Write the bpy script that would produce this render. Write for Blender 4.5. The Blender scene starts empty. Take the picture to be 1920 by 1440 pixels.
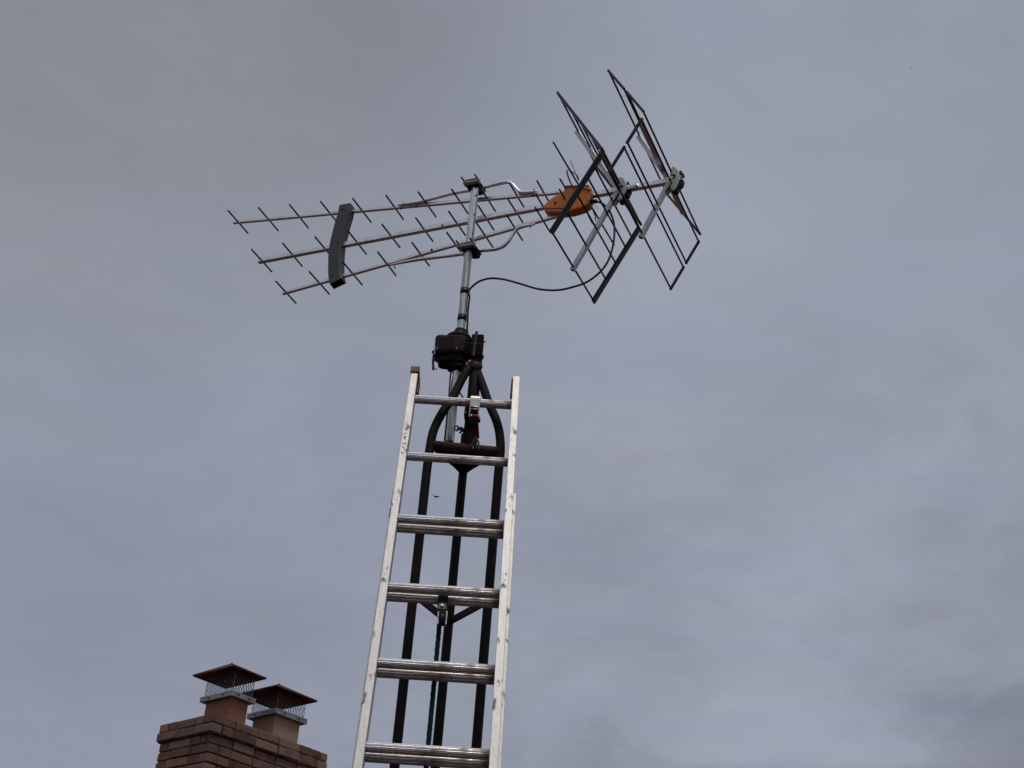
import bpy, bmesh, math, random
from mathutils import Vector as V, Matrix
from math import radians, sin, cos, pi
random.seed(7)

# ---------------------------------------------------------------- camera
sc = bpy.context.scene
col = sc.collection
PITCH, ROLL, FPX = radians(30.256), radians(4.4616), 2700.0
C0 = V((0, 0, 1.6))
_F = V((0, cos(PITCH), sin(PITCH))); _R = V((1, 0, 0)); _U = _R.cross(_F)
CR = cos(ROLL) * _R + sin(ROLL) * _U
CU = -sin(ROLL) * _R + cos(ROLL) * _U
CF = _F
cd = bpy.data.cameras.new('camera'); cam = bpy.data.objects.new('camera', cd); col.objects.link(cam)
cam.matrix_world = Matrix(((CR.x, CU.x, -CF.x, C0.x), (CR.y, CU.y, -CF.y, C0.y), (CR.z, CU.z, -CF.z, C0.z), (0, 0, 0, 1)))
cd.sensor_width = 36; cd.lens = FPX / 1920 * 36; cd.clip_start = 0.05; cd.clip_end = 3000
sc.camera = cam
sc.render.resolution_x, sc.render.resolution_y = 1024, 768
sc.view_settings.view_transform = 'Standard'; sc.view_settings.look = 'None'
sc.view_settings.exposure = 0.0; sc.view_settings.gamma = 1.0

# ---------------------------------------------------------------- sky
SUN_EL, SUN_AZ = radians(66), radians(-72)            # high, behind the camera, a little to the right
SUND = V((cos(SUN_EL) * cos(SUN_AZ), cos(SUN_EL) * sin(SUN_AZ), sin(SUN_EL)))
w = bpy.data.worlds.new('World'); sc.world = w; w.use_nodes = True
nt = w.node_tree; nt.nodes.clear()
def N(t, nt_, **k):
    n = nt_.nodes.new(t)
    for a, b in k.items(): setattr(n, a, b)
    return n
def wlink(a, b): nt.links.new(a, b)
out = N('ShaderNodeOutputWorld', nt); bg = N('ShaderNodeBackground', nt); bg.inputs[1].default_value = 0.1
wlink(bg.outputs[0], out.inputs[0])
sky = N('ShaderNodeTexSky', nt, sky_type='NISHITA', sun_disc=False)
sky.sun_elevation = SUN_EL; sky.sun_rotation = radians(90) - SUN_AZ
tc = N('ShaderNodeTexCoord', nt)
sep = N('ShaderNodeSeparateXYZ', nt); wlink(tc.outputs['Generated'], sep.inputs[0])
def wm(op, a, b=None, c=None, clamp=False):
    n = N('ShaderNodeMath', nt, operation=op, use_clamp=clamp)
    for i, x in enumerate((a, b, c)):
        if x is None: continue
        if isinstance(x, (int, float)): n.inputs[i].default_value = x
        else: wlink(x, n.inputs[i])
    return n.outputs[0]
zc = wm('MAXIMUM', sep.outputs[2], 0.02); zz = wm('ADD', zc, 0.12)
comb = N('ShaderNodeCombineXYZ', nt)
wlink(wm('DIVIDE', sep.outputs[0], zz), comb.inputs[0]); wlink(wm('DIVIDE', sep.outputs[1], zz), comb.inputs[1])
def cloud_noise(scale, detail, rough, dist, loc, stretch=(1, 1, 1), rot=0):
    mp = N('ShaderNodeMapping', nt); mp.inputs['Location'].default_value = loc; mp.inputs['Scale'].default_value = stretch
    mp.inputs['Rotation'].default_value = (0, 0, rot)
    wlink(comb.outputs[0], mp.inputs[0])
    n = N('ShaderNodeTexNoise', nt); n.inputs['Scale'].default_value = scale; n.inputs['Detail'].default_value = detail
    n.inputs['Roughness'].default_value = rough; n.inputs['Distortion'].default_value = dist
    wlink(mp.outputs[0], n.inputs[0]); return n.outputs[0]
n1 = cloud_noise(1.6, 3, 0.5, 0.35, (3.1, 1.7, 0), (1, 1.1, 1))        # broad banks
n2 = cloud_noise(3.4, 5, 0.55, 0.3, (1.2, 5.3, 2), (0.8, 1.5, 1))   # soft billows
n3 = cloud_noise(4.0, 3, 0.5, 0.2, (7.7, 0.4, 5), (0.7, 1.3, 1))   # colour variation
def skydir(px, py):
    d = (px - 960) * CR - (py - 720) * CU + FPX * CF
    return d.normalized()
def lobe(px, py, deg, stretch=None):
    """one cloud bank of given angular size centred on a direction of the sky"""
    d = skydir(px, py) if px is not None else py
    dp = N('ShaderNodeVectorMath', nt, operation='DOT_PRODUCT'); wlink(tc.outputs['Generated'], dp.inputs[0])
    dp.inputs[1].default_value = d
    k = 1.0 / (1 - cos(radians(deg)))
    e = wm('MULTIPLY', wm('SUBTRACT', dp.outputs['Value'], 1.0), k)       # 0 at centre, -1 at deg
    return wm('POWER', 2.718, e)
val = wm('MULTIPLY_ADD', n1, 0.22, 0.91)                    # around 1
val = wm('ADD', val, wm('MULTIPLY_ADD', n2, 0.14, -0.07))
def addl(v, l, k): return wm('MULTIPLY_ADD', l, k, v)
def dir_noise(scale, detail, rough, dist, st, loc):
    mp = N('ShaderNodeMapping', nt); mp.inputs['Scale'].default_value = st; mp.inputs['Location'].default_value = loc
    wlink(tc.outputs['Generated'], mp.inputs[0]); n = N('ShaderNodeTexNoise', nt)
    n.inputs['Scale'].default_value = scale; n.inputs['Detail'].default_value = detail; n.inputs['Roughness'].default_value = rough; n.inputs['Distortion'].default_value = dist
    wlink(mp.outputs[0], n.inputs[0]); return n.outputs[0]
def sstep(x, a, b_):
    m = N('ShaderNodeMapRange', nt, interpolation_type='SMOOTHSTEP'); m.inputs[1].default_value = a; m.inputs[2].default_value = b_; wlink(x, m.inputs[0]); return m.outputs[0]
d1 = dir_noise(7, 6, 0.55, 0.5, (1, 1, 1.9), (2.3, 0.7, 1.1)); d2 = dir_noise(19, 5, 0.6, 0.4, (1, 1, 2.1), (0.3, 4.1, 2.2)); d3 = dir_noise(3.2, 2, 0.5, 0.3, (1, 1, 1.3), (5.3, 1.1, 0.2))
lowf = wm('MULTIPLY', sstep(sep.outputs[2], 0.60, 0.40), sstep(sep.outputs[0], -0.30, 0.18))
amp1 = wm('MULTIPLY_ADD', lowf, 0.30, 0.14); amp2 = wm('MULTIPLY_ADD', lowf, 0.22, 0.08)
val = wm('ADD', val, wm('MULTIPLY', wm('ADD', d1, -0.5), amp1)); val = wm('ADD', val, wm('MULTIPLY', wm('ADD', d2, -0.5), amp2))
val = wm('MULTIPLY_ADD', wm('ADD', d3, -0.5), 0.25, val)
bank = wm('MULTIPLY', sstep(wm('MULTIPLY_ADD', wm('ADD', d1, -0.5), 0.20, sep.outputs[2]), 0.325, 0.285), sstep(sep.outputs[0], -0.02, 0.12))
val = wm('MULTIPLY_ADD', bank, -0.12, val)
val = addl(val, lobe(100, 0, 10), -0.20)
val = addl(val, lobe(750, 40, 7), -0.20)
val = addl(val, lobe(1250, 480, 8), 0.09)
val = addl(val, lobe(1500, 250, 6), 0.04)
val = addl(val, lobe(1700, 930, 3.2), 0.03)
val = addl(val, lobe(1930, 1430, 3), -0.11)
val = addl(val, lobe(1250, 1440, 3), -0.06)
val = addl(val, lobe(80, 1050, 6), -0.06)
val = addl(val, lobe(520, 700, 3), 0.04)
# an overcast sky is far brighter overhead and round the hidden sun
bright = lobe(None, V((0.06, -0.30, 1)).normalized(), 25)
lum = wm('MULTIPLY_ADD', bright, 2.2, val)
cr = N('ShaderNodeMix', nt, data_type='RGBA')
cf = wm('MULTIPLY_ADD', n3, 1.3, -0.2, clamp=True)
cf = wm('ADD', cf, wm('MULTIPLY_ADD', lobe(150, 1000, 10), 0.5, -0.05), clamp=True)
cf = wm('ADD', cf, wm('MULTIPLY', lobe(200, 100, 10), -0.8), clamp=True)
wlink(cf, cr.inputs[0])
cr.inputs[6].default_value = (0.302, 0.320, 0.370, 1); cr.inputs[7].default_value = (0.284, 0.307, 0.402, 1)
sc1 = N('ShaderNodeVectorMath', nt, operation='SCALE'); wlink(cr.outputs[2], sc1.inputs[0]); wlink(wm('MULTIPLY', lum, 10.0), sc1.inputs['Scale'])
mx = N('ShaderNodeMix', nt, data_type='RGBA'); mx.inputs[0].default_value = 0.96
wlink(sky.outputs[0], mx.inputs[6]); wlink(sc1.outputs[0], mx.inputs[7]); wlink(mx.outputs[2], bg.inputs[0])

sd = bpy.data.lights.new('sun', 'SUN'); sd.energy = 1.0; sd.angle = radians(16); sd.color = (1, 0.95, 0.88)
so = bpy.data.objects.new('sun', sd); col.objects.link(so)
so.rotation_euler = SUND.to_track_quat('Z', 'Y').to_euler()

# ---------------------------------------------------------------- materials
def rgba(c): return (c[0], c[1], c[2], 1)
def mat(name, base, rough=0.5, metal=0.0, alt=None, nscale=12, mask=(0.45, 0.65), alt_metal=None, alt_rough=None,
        bump=0.0, bscale=60, stretch=(1, 1, 1), island=0.0, tint=None, bump_stretch=None):
    m = bpy.data.materials.new(name); m.use_nodes = True; t = m.node_tree
    p = t.nodes['Principled BSDF']; L = t.links.new
    tcn = N('ShaderNodeTexCoord', t); mp = N('ShaderNodeMapping', t); mp.inputs['Scale'].default_value = stretch
    L(tcn.outputs['Object'], mp.inputs[0])
    p.inputs['Base Color'].default_value = rgba(base); p.inputs['Roughness'].default_value = rough; p.inputs['Metallic'].default_value = metal
    colout = None
    fine = N('ShaderNodeTexNoise', t); fine.inputs['Scale'].default_value = nscale * 4; fine.inputs['Detail'].default_value = 5
    L(mp.outputs[0], fine.inputs[0])
    if alt:
        n = N('ShaderNodeTexNoise', t); n.inputs['Scale'].default_value = nscale; n.inputs['Detail'].default_value = 6
        n.inputs['Roughness'].default_value = 0.62; n.inputs['Distortion'].default_value = 0.3
        L(mp.outputs[0], n.inputs[0])
        mr = N('ShaderNodeMapRange', t, interpolation_type='SMOOTHSTEP'); mr.inputs[1].default_value = mask[0]; mr.inputs[2].default_value = mask[1]
        L(n.outputs[0], mr.inputs[0])
        mc = N('ShaderNodeMix', t, data_type='RGBA'); mc.inputs[6].default_value = rgba(base); mc.inputs[7].default_value = rgba(alt)
        L(mr.outputs[0], mc.inputs[0]); colout = mc.outputs[2]
        if alt_metal is not None:
            q = N('ShaderNodeMapRange', t); q.inputs[3].default_value = metal; q.inputs[4].default_value = alt_metal
            L(mr.outputs[0], q.inputs[0]); L(q.outputs[0], p.inputs['Metallic'])
        if alt_rough is not None:
            q = N('ShaderNodeMapRange', t); q.inputs[3].default_value = rough; q.inputs[4].default_value = alt_rough
            L(mr.outputs[0], q.inputs[0]); L(q.outputs[0], p.inputs['Roughness'])
    # small value variation
    hv = N('ShaderNodeHueSaturation', t)
    if colout: L(colout, hv.inputs['Color'])
    else: hv.inputs['Color'].default_value = rgba(base)
    vv = N('ShaderNodeMapRange', t); vv.inputs[3].default_value = 0.8; vv.inputs[4].default_value = 1.2
    L(fine.outputs[0], vv.inputs[0]); vo = vv.outputs[0]
    if island:
        g = N('ShaderNodeNewGeometry', t); q = N('ShaderNodeMapRange', t); q.inputs[3].default_value = 1 - island; q.inputs[4].default_value = 1 + island
        L(g.outputs['Random Per Island'], q.inputs[0]); mu = N('ShaderNodeMath', t, operation='MULTIPLY'); L(vo, mu.inputs[0]); L(q.outputs[0], mu.inputs[1]); vo = mu.outputs[0]
        if tint:
            mu2 = N('ShaderNodeMath', t, operation='MULTIPLY'); mu2.inputs[1].default_value = 7.31; L(g.outputs['Random Per Island'], mu2.inputs[0])
            fr = N('ShaderNodeMath', t, operation='FRACT'); L(mu2.outputs[0], fr.inputs[0])
            m3 = N('ShaderNodeMix', t, data_type='RGBA'); m3.inputs[7].default_value = rgba(tint)
            L(fr.outputs[0], m3.inputs[0]); L(hv.outputs[0], m3.inputs[6]); L(m3.outputs[2], p.inputs['Base Color'])
        else: L(hv.outputs[0], p.inputs['Base Color'])
    else: L(hv.outputs[0], p.inputs['Base Color'])
    L(vo, hv.inputs['Value'])
    if bump:
        mp2 = N('ShaderNodeMapping', t); mp2.inputs['Scale'].default_value = bump_stretch or stretch; L(tcn.outputs['Object'], mp2.inputs[0])
        bn = N('ShaderNodeTexNoise', t); bn.inputs['Scale'].default_value = bscale; bn.inputs['Detail'].default_value = 4; L(mp2.outputs[0], bn.inputs[0])
        b = N('ShaderNodeBump', t); b.inputs['Strength'].default_value = bump; b.inputs['Distance'].default_value = 0.002
        L(bn.outputs[0], b.inputs['Height']); L(b.outputs[0], p.inputs['Normal'])
    return m
M = {}
M['rail'] = mat('worn_aluminium_rail', (0.43, 0.412, 0.39), 0.48, 0.76, alt=(0.20, 0.185, 0.16), nscale=26, mask=(0.56, 0.68), alt_metal=0.2, alt_rough=0.7, bump=0.25, bscale=55, stretch=(1, 0.7, 0.45))
M['rung'] = mat('grimy_aluminium_rung', (0.56, 0.54, 0.515), 0.22, 0.98, alt=(0.20, 0.15, 0.125), nscale=16, mask=(0.42, 0.70), alt_metal=0.4, alt_rough=0.6, bump=0.14, bscale=90, stretch=(0.5, 1, 1))
M['chrome'] = mat('bright_galvanised_pole', (0.66, 0.645, 0.62), 0.13, 1.0, alt=(0.40, 0.38, 0.35), nscale=30, mask=(0.45, 0.6), bump=0.6, bscale=40, stretch=(1, 1, 0.08), alt_rough=0.4)
M['boom'] = mat('weathered_aluminium_boom', (0.80, 0.77, 0.76), 0.28, 0.97, alt=(0.58, 0.54, 0.52), nscale=25, mask=(0.5, 0.7), alt_rough=0.5, bump=0.1)
M['rod'] = mat('dull_aluminium_rod', (0.028, 0.024, 0.025), 0.5, 0.4, bump=0.1)
M['arm'] = mat('satin_aluminium_arm', (0.42, 0.42, 0.41), 0.35, 0.95, alt=(0.32, 0.31, 0.30), nscale=22, mask=(0.5, 0.7), bump=0.1)
M['greyplastic'] = mat('dark_grey_plastic', (0.012, 0.012, 0.014), 0.42, 0, alt=(0.02, 0.02, 0.023), nscale=30, bump=0.1)
M['bracket'] = mat('weathered_grey_plastic', (0.044, 0.044, 0.047), 0.55, 0, alt=(0.066, 0.065, 0.066), nscale=25, mask=(0.45, 0.75), bump=0.25, bscale=80)
M['black'] = mat('black_plastic', (0.012, 0.012, 0.013), 0.45)
M['recess_shade'] = mat('painted_recess_shade', (0.006, 0.006, 0.006), 0.8)  # near-black pieces that paint the shade inside holes and hollow ends
M['tape'] = mat('black_tape', (0.01, 0.01, 0.011), 0.35)
M['cable'] = mat('black_cable_sheath', (0.014, 0.014, 0.015), 0.4)
M['orange'] = mat('orange_plastic', (0.60, 0.175, 0.008), 0.36, 0, alt=(0.40, 0.105, 0.007), nscale=18, mask=(0.5, 0.75), bump=0.1)
M['hub'] = mat('pale_zinc_plate', (0.38, 0.385, 0.35), 0.5, 0.5, alt=(0.27, 0.27, 0.24), nscale=40, mask=(0.5, 0.7), bump=0.15)
M['bolt'] = mat('shiny_zinc_bolt', (0.6, 0.6, 0.58), 0.22, 1.0)
M['darkbolt'] = mat('dark_steel_bolt', (0.05, 0.048, 0.045), 0.4, 0.7)
M['rust'] = mat('rusty_dark_steel', (0.009, 0.0062, 0.0056), 0.68, 0.1, alt=(0.032, 0.017, 0.012), nscale=14, mask=(0.5, 0.75), alt_metal=0.0, alt_rough=0.85, bump=0.5, bscale=70)
M['rustred'] = mat('reddish_rust_steel', (0.020, 0.010, 0.008), 0.75, 0.0, alt=(0.065, 0.022, 0.014), nscale=16, mask=(0.4, 0.65), bump=0.6, bscale=60)
M['rustdark'] = mat('blackened_steel', (0.009, 0.0065, 0.006), 0.6, 0.1, alt=(0.022, 0.011, 0.008), nscale=20, mask=(0.55, 0.8), bump=0.4, bscale=70)
M['cast'] = mat('brown_weathered_housing', (0.015, 0.011, 0.009), 0.6, 0.0, alt=(0.036, 0.016, 0.010), nscale=9, mask=(0.48, 0.66), bump=0.4, bscale=50, stretch=(1, 1, 0.35))
M['redcap'] = mat('faded_red_rubber', (0.22, 0.060, 0.045), 0.7, 0, alt=(0.13, 0.04, 0.03), nscale=30, bump=0.3)
M['strap'] = mat('shaded_red_webbing', (0.045, 0.003, 0.004), 0.75, bump=0.5, bscale=150)  # same red webbing, its shadow darkened into the base colour
M['strapbright'] = mat('red_webbing', (0.24, 0.010, 0.013), 0.75, bump=0.5, bscale=150)
M['ratchet'] = mat('satin_steel_ratchet', (0.62, 0.55, 0.48), 0.33, 0.9, bump=0.2, bscale=40, stretch=(1, 1, 6))
M['brass'] = mat('yellow_zinc', (0.75, 0.58, 0.22), 0.25, 1.0)
M['rope'] = mat('dark_green_rope', (0.004, 0.019, 0.020), 0.85, bump=0.8, bscale=120)
M['mark'] = mat('stamped_mark', (0.14, 0.13, 0.12), 0.7)
M['brick'] = mat('brown_brick', (0.172, 0.090, 0.065), 0.9, 0, alt=(0.062, 0.039, 0.033), nscale=9, mask=(0.42, 0.68), bump=0.9, bscale=45, island=0.38, tint=(0.25, 0.155, 0.112))
M['mortar'] = mat('old_mortar', (0.055, 0.038, 0.032), 0.95, 0, alt=(0.15, 0.115, 0.095), nscale=14, bump=0.8, bscale=60)
M['crown'] = mat('mortar_crown', (0.17, 0.14, 0.12), 0.95, 0, alt=(0.10, 0.08, 0.07), nscale=10, bump=0.8, bscale=40)
M['claydark'] = mat('orange_clay_flue', (0.26, 0.100, 0.045), 0.85, 0, alt=(0.20, 0.10, 0.06), nscale=7, mask=(0.4, 0.7), bump=0.5, bscale=50)
M['claypale'] = mat('buff_clay_flue', (0.34, 0.215, 0.140), 0.85, 0, alt=(0.27, 0.19, 0.13), nscale=6, mask=(0.4, 0.7), bump=0.5, bscale=50)
M['capmetal'] = mat('dull_galvanised_cap', (0.30, 0.30, 0.31), 0.5, 0.6, alt=(0.22, 0.20, 0.19), nscale=15, bump=0.15)
M['caplid'] = mat('lid_with_painted_reflection', (0.060, 0.020, 0.016), 0.6, 0.1, alt=(0.20, 0.040, 0.032), nscale=7, mask=(0.42, 0.62), bump=0.3)  # red-brown lid; bricks reflected in its underside are painted into the colour
M['mesh'] = mat('grey_expanded_mesh', (0.20, 0.18, 0.17), 0.5, 0.6)
M['insect'] = mat('dark_insect', (0.01, 0.009, 0.008), 0.5)
M['wing'] = mat('smoky_wing', (0.08, 0.09, 0.09), 0.4)
M['wing'].node_tree.nodes['Principled BSDF'].inputs['Alpha'].default_value = 0.55
for _k, _s in (('rod', .3), ('greyplastic', .3), ('black', .25), ('recess_shade', 0), ('tape', .3), ('cable', .3), ('rust', .18), ('rustdark', .08), ('cast', .12), ('darkbolt', .3), ('caplid', .2), ('rope', .1), ('strap', .1), ('brick', .2), ('mortar', .1)):
    M[_k].node_tree.nodes['Principled BSDF'].inputs['Specular IOR Level'].default_value = _s
M['ground'] = mat('dry_brown_ground', (0.064, 0.024, 0.020), 0.95, 0, alt=(0.048, 0.024, 0.019), nscale=0.5, mask=(0.45, 0.6), bump=0.3, bscale=3)

# ---------------------------------------------------------------- mesh helpers
class MB:
    def __init__(s): s.v = []; s.f = []; s.sm = []
    def add(s, vs, fs, smooth=False):
        o = len(s.v); s.v += [V(x) for x in vs]; s.f += [tuple(o + i for i in f) for f in fs]; s.sm += [smooth] * len(fs)
        return s
    def tube(s, pts, r, n=12, smooth=True, caps=True, ref=None):
        pts = [V(p) for p in pts]; k = len(pts)
        rs = r if isinstance(r, (list, tuple)) else [r] * k
        T = [(pts[min(i + 1, k - 1)] - pts[max(i - 1, 0)]).normalized() for i in range(k)]
        a = V(ref) if ref else (V((0, 0, 1)) if abs(T[0].z) < 0.9 else V((1, 0, 0)))
        a = (a - T[0] * a.dot(T[0])).normalized(); vs = []
        for i in range(k):
            a = (a - T[i] * a.dot(T[i])).normalized(); b = T[i].cross(a)
            for j in range(n):
                t = 2 * pi * j / n; vs.append(pts[i] + (a * cos(t) + b * sin(t)) * rs[i])
        fs = [(i * n + j, i * n + (j + 1) % n, (i + 1) * n + (j + 1) % n, (i + 1) * n + j) for i in range(k - 1) for j in range(n)]
        s.add(vs, fs, smooth)
        if caps: s.add(vs[:n], [tuple(range(n - 1, -1, -1))]); s.add(vs[-n:], [tuple(range(n))])
        return s
    def box(s, c, ax, hd):
        c = V(c); a = [V(x).normalized() * h for x, h in zip(ax, hd)]
        vs = [c + a[0] * i + a[1] * j + a[2] * k for i in (-1, 1) for j in (-1, 1) for k in (-1, 1)]
        fs = [(0, 1, 3, 2), (4, 6, 7, 5), (0, 4, 5, 1), (2, 3, 7, 6), (0, 2, 6, 4), (1, 5, 7, 3)]
        return s.add(vs, fs)
    def bar(s, p, q, side, w, h):
        p, q = V(p), V(q); t = (q - p).normalized(); sd_ = V(side); sd_ = (sd_ - t * sd_.dot(t)).normalized()
        return s.box((p + q) / 2, (t, sd_, t.cross(sd_)), ((q - p).length / 2, w / 2, h / 2))
    def prism(s, pts, depth):
        """polygon pts extruded by vector depth"""
        n = len(pts); d = V(depth); vs = [V(p) for p in pts] + [V(p) + d for p in pts]
        fs = [tuple(range(n - 1, -1, -1)), tuple(range(n, 2 * n))] + [(i, (i + 1) % n, n + (i + 1) % n, n + i) for i in range(n)]
        return s.add(vs, fs)
    def sweep(s, path, side, w, h):
        """rectangular section swept along path, w along 'side', h across"""
        path = [V(p) for p in path]; k = len(path); sdv = V(side).normalized(); vs = []
        for i in range(k):
            t = (path[min(i + 1, k - 1)] - path[max(i - 1, 0)]).normalized(); u = t.cross(sdv).normalized()
            for a, b in ((-1, -1), (1, -1), (1, 1), (-1, 1)): vs.append(path[i] + sdv * a * w / 2 + u * b * h / 2)
        fs = [(i * 4 + j, i * 4 + (j + 1) % 4, (i + 1) * 4 + (j + 1) % 4, (i + 1) * 4 + j) for i in range(k - 1) for j in range(4)]
        fs += [(3, 2, 1, 0), tuple(4 * (k - 1) + j for j in range(4))]
        return s.add(vs, fs)
    def ball(s, c, r, n=10, ax=None):
        c = V(c); rr = r if isinstance(r, (tuple, list)) else (r, r, r); ax = ax or (V((1, 0, 0)), V((0, 1, 0)), V((0, 0, 1)))
        vs = []; m = n // 2
        for i in range(m + 1):
            ph = pi * i / m
            for j in range(n):
                th = 2 * pi * j / n
                vs.append(c + ax[0] * rr[0] * sin(ph) * cos(th) + ax[1] * rr[1] * sin(ph) * sin(th) + ax[2] * rr[2] * cos(ph))
        fs = [(i * n + j, (i + 1) * n + j, (i + 1) * n + (j + 1) % n, i * n + (j + 1) % n) for i in range(m) for j in range(n)]
        return s.add(vs, fs, True)
    def build(s, name, m, parent=None, bevel=0, origin=None, label=None):
        o0 = V(origin) if origin is not None else sum(s.v, V()) / len(s.v)
        me = bpy.data.meshes.new(name); me.from_pydata([tuple(v - o0) for v in s.v], [], s.f)
        for p, f in zip(me.polygons, s.sm): p.use_smooth = f
        bm = bmesh.new(); bm.from_mesh(me); bmesh.ops.remove_doubles(bm, verts=bm.verts, dist=1e-6) if not bevel else None
        bmesh.ops.recalc_face_normals(bm, faces=bm.faces); bm.to_mesh(me); bm.free()
        me.materials.append(M[m] if isinstance(m, str) else m)
        o = bpy.data.objects.new(name, me); col.objects.link(o); WO[o.name] = o0
        if parent is not None: o.parent = parent; o.location = o0 - WO[parent.name]
        else: o.location = o0
        if bevel:
            b = o.modifiers.new('bevel', 'BEVEL'); b.width = bevel; b.segments = 2; b.limit_method = 'ANGLE'; b.angle_limit = radians(35)
        if label: o['label'] = label
        return o
WO = {}
def tag(o, label, cat, group=None):
    o['label'] = label; o['category'] = cat
    if group: o['group'] = group
    return o
def empty(name, loc, label, cat, group=None):
    o = bpy.data.objects.new(name, None); col.objects.link(o); o.location = V(loc); o.empty_display_size = 0.1; WO[o.name] = V(loc)
    return tag(o, label, cat, group)
def smoothpath(pts, sub=5):
    """Catmull-Rom through points"""
    pts = [V(p) for p in pts]; out_ = []
    for i in range(len(pts) - 1):
        p0, p1, p2, p3 = pts[max(i - 1, 0)], pts[i], pts[i + 1], pts[min(i + 2, len(pts) - 1)]
        for k in range(sub):
            t = k / sub
            out_.append(0.5 * ((2 * p1) + (p2 - p0) * t + (2 * p0 - 5 * p1 + 4 * p2 - p3) * t * t + (3 * p1 - p0 - 3 * p2 + p3) * t ** 3))
    return out_ + [pts[-1]]
def ray(x, y): return (x - 960) * CR - (y - 720) * CU + FPX * CF
def onplane(x, y, P, n):
    r = ray(x, y); return C0 + r * ((V(P) - C0).dot(n) / r.dot(n))
def atY(x, y, Y): r = ray(x, y); return C0 + r * (Y / r.y)
X, Y_, Z = V((1, 0, 0)), V((0, 1, 0)), V((0, 0, 1))

# ---------------------------------------------------------------- ground
g = MB(); g.add([(-400, -400, 0), (400, -400, 0), (400, 900, 0), (-400, 900, 0)], [(0, 1, 2, 3)])
go = g.build('ground', 'ground', origin=(0, 0, 0)); go['kind'] = 'structure'

# ---------------------------------------------------------------- extension ladder
L0 = V((-0.35133, 4.62789, 4.21331)); el, a_, ea = radians(70.814), radians(1.646), radians(-0.661)
D = V((cos(el) * sin(a_), -cos(el) * cos(a_), -sin(el))); E = V((cos(ea), sin(ea), 0)); E = (E - D * E.dot(D)).normalized()
NL = D.cross(E).normalized()
if NL.y > 0: NL = -NL
WID, SP = 0.3555, 0.3048
def LP(down, across, n): return L0 + D * (down + 0.0138) + E * across + NL * n
foot_d = (L0.z - 0.02) / sin(el)
lad = empty('extension_ladder', LP(foot_d, WID / 2, -0.05) * 1.0, 'silver aluminium extension ladder leaning on the rusty tower with a red end cap', 'ladder')
def rail(x_in, sgn, d0, d1, nc, name='rail'):
    """C-channel rail: web at inner side, flanges to the outside; sgn=-1 left, +1 right"""
    b = MB(); wd, dp, th = 0.0255, 0.060, 0.003
    prof = [(0, -dp / 2), (wd, -dp / 2), (wd, -dp / 2 + th), (th, -dp / 2 + th), (th, dp / 2 - th), (wd, dp / 2 - th), (wd, dp / 2), (0, dp / 2)]
    steps = 24; vs = []
    for i in range(steps + 1):
        dd = d0 + (d1 - d0) * i / steps; j = random.uniform(-.0004, .0004)
        vs += [LP(dd, x_in + sgn * px_ + j, nc + pn) for px_, pn in prof]
    n = len(prof)
    fs = [(i * n + j, i * n + (j + 1) % n, (i + 1) * n + (j + 1) % n, (i + 1) * n + j) for i in range(steps) for j in range(n)]
    fs += [tuple(range(n)), tuple(steps * n + j for j in range(n))]
    b.add(vs, fs)
    return b.build(name, 'rail', lad, bevel=0.0012)
def dparam(px, py, n):
    P = onplane(px, py, LP(0, 0, n), NL); return (P - LP(0, 0, n)).dot(D)
FN, BN = 0.004, -0.058
RF, BR = 0.0, -0.042
rail(0, -1, dparam(782, 698, 0.034), foot_d - 1.0, FN)
rail(WID, 1, dparam(968, 705, 0.034), foot_d - 1.0, FN)
bx = 0.011
bd0 = dparam(960, 936, BN)
rail(-bx, -1, bd0, foot_d, BN); rail(WID + bx, 1, bd0, foot_d, BN)
def rung(d, nc, x0, x1):
    b = MB(); n = 60; R0 = 0.0158; prof = []
    for j in range(n):
        t = 2 * pi * j / n; up = cos(t); fr = sin(t)
        sup = (abs(up) ** 2.05 + abs(fr) ** 2.05) ** (-1 / 2.05)        # softened square
        r = R0 * sup * 1.0
        if j % 3 == 0: r *= 0.95                                     # tread grooves
        prof.append((r * up, r * fr))
    # the tread is level, so its section stands upright although the ladder leans
    fwd = -(V((0, 1, 0))); fwd = (fwd - E * fwd.dot(E)).normalized(); upv = E.cross(fwd); upv = upv if upv.z > 0 else -upv
    vs = []
    for xx in (x0, x1):
        c = LP(d, xx, nc)
        vs += [c + upv * u + fwd * f_ for u, f_ in prof]
    fs = [(j, (j + 1) % n, n + (j + 1) % n, n + j) for j in range(n)] + [tuple(range(n)), tuple(range(2 * n - 1, n - 1, -1))]
    b.add(vs, fs)
    return b.build('rung', 'rung', lad)
for i in range(11): rung(i * SP, RF, 0.0005, WID - 0.0005)
i = 2
while i * SP < foot_d - 0.15:
    rung(i * SP + 0.004, BR, -bx + 0.0005, WID + bx - 0.0005); i += 1
# rail end caps
dl = dparam(782, 698, 0.034)
b = MB(); b.box(LP(dl - 0.013, -0.012, -0.002), (D, E, NL), (0.016, 0.0165, 0.042)); b.box(LP(dl + 0.032, 0.0045, -0.022), (D, E, NL), (0.046, 0.003, 0.024))
b.build('end_cap', 'redcap', lad, bevel=0.005, label='faded red end cap standing proud of the rail')
dr = dparam(968, 705, 0.034)
b = MB(); b.box(LP(dr + 0.017, WID - 0.0035, 0.012), (D, E, NL), (0.017, 0.003, 0.012)); b.box(LP(dr + 0.062, WID - 0.004, 0.0), (D, E, NL), (0.018, 0.0035, 0.014))
b.build('end_cap', 'redcap', lad, bevel=0.002, label='worn red end cap remnant inside the rail')
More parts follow.
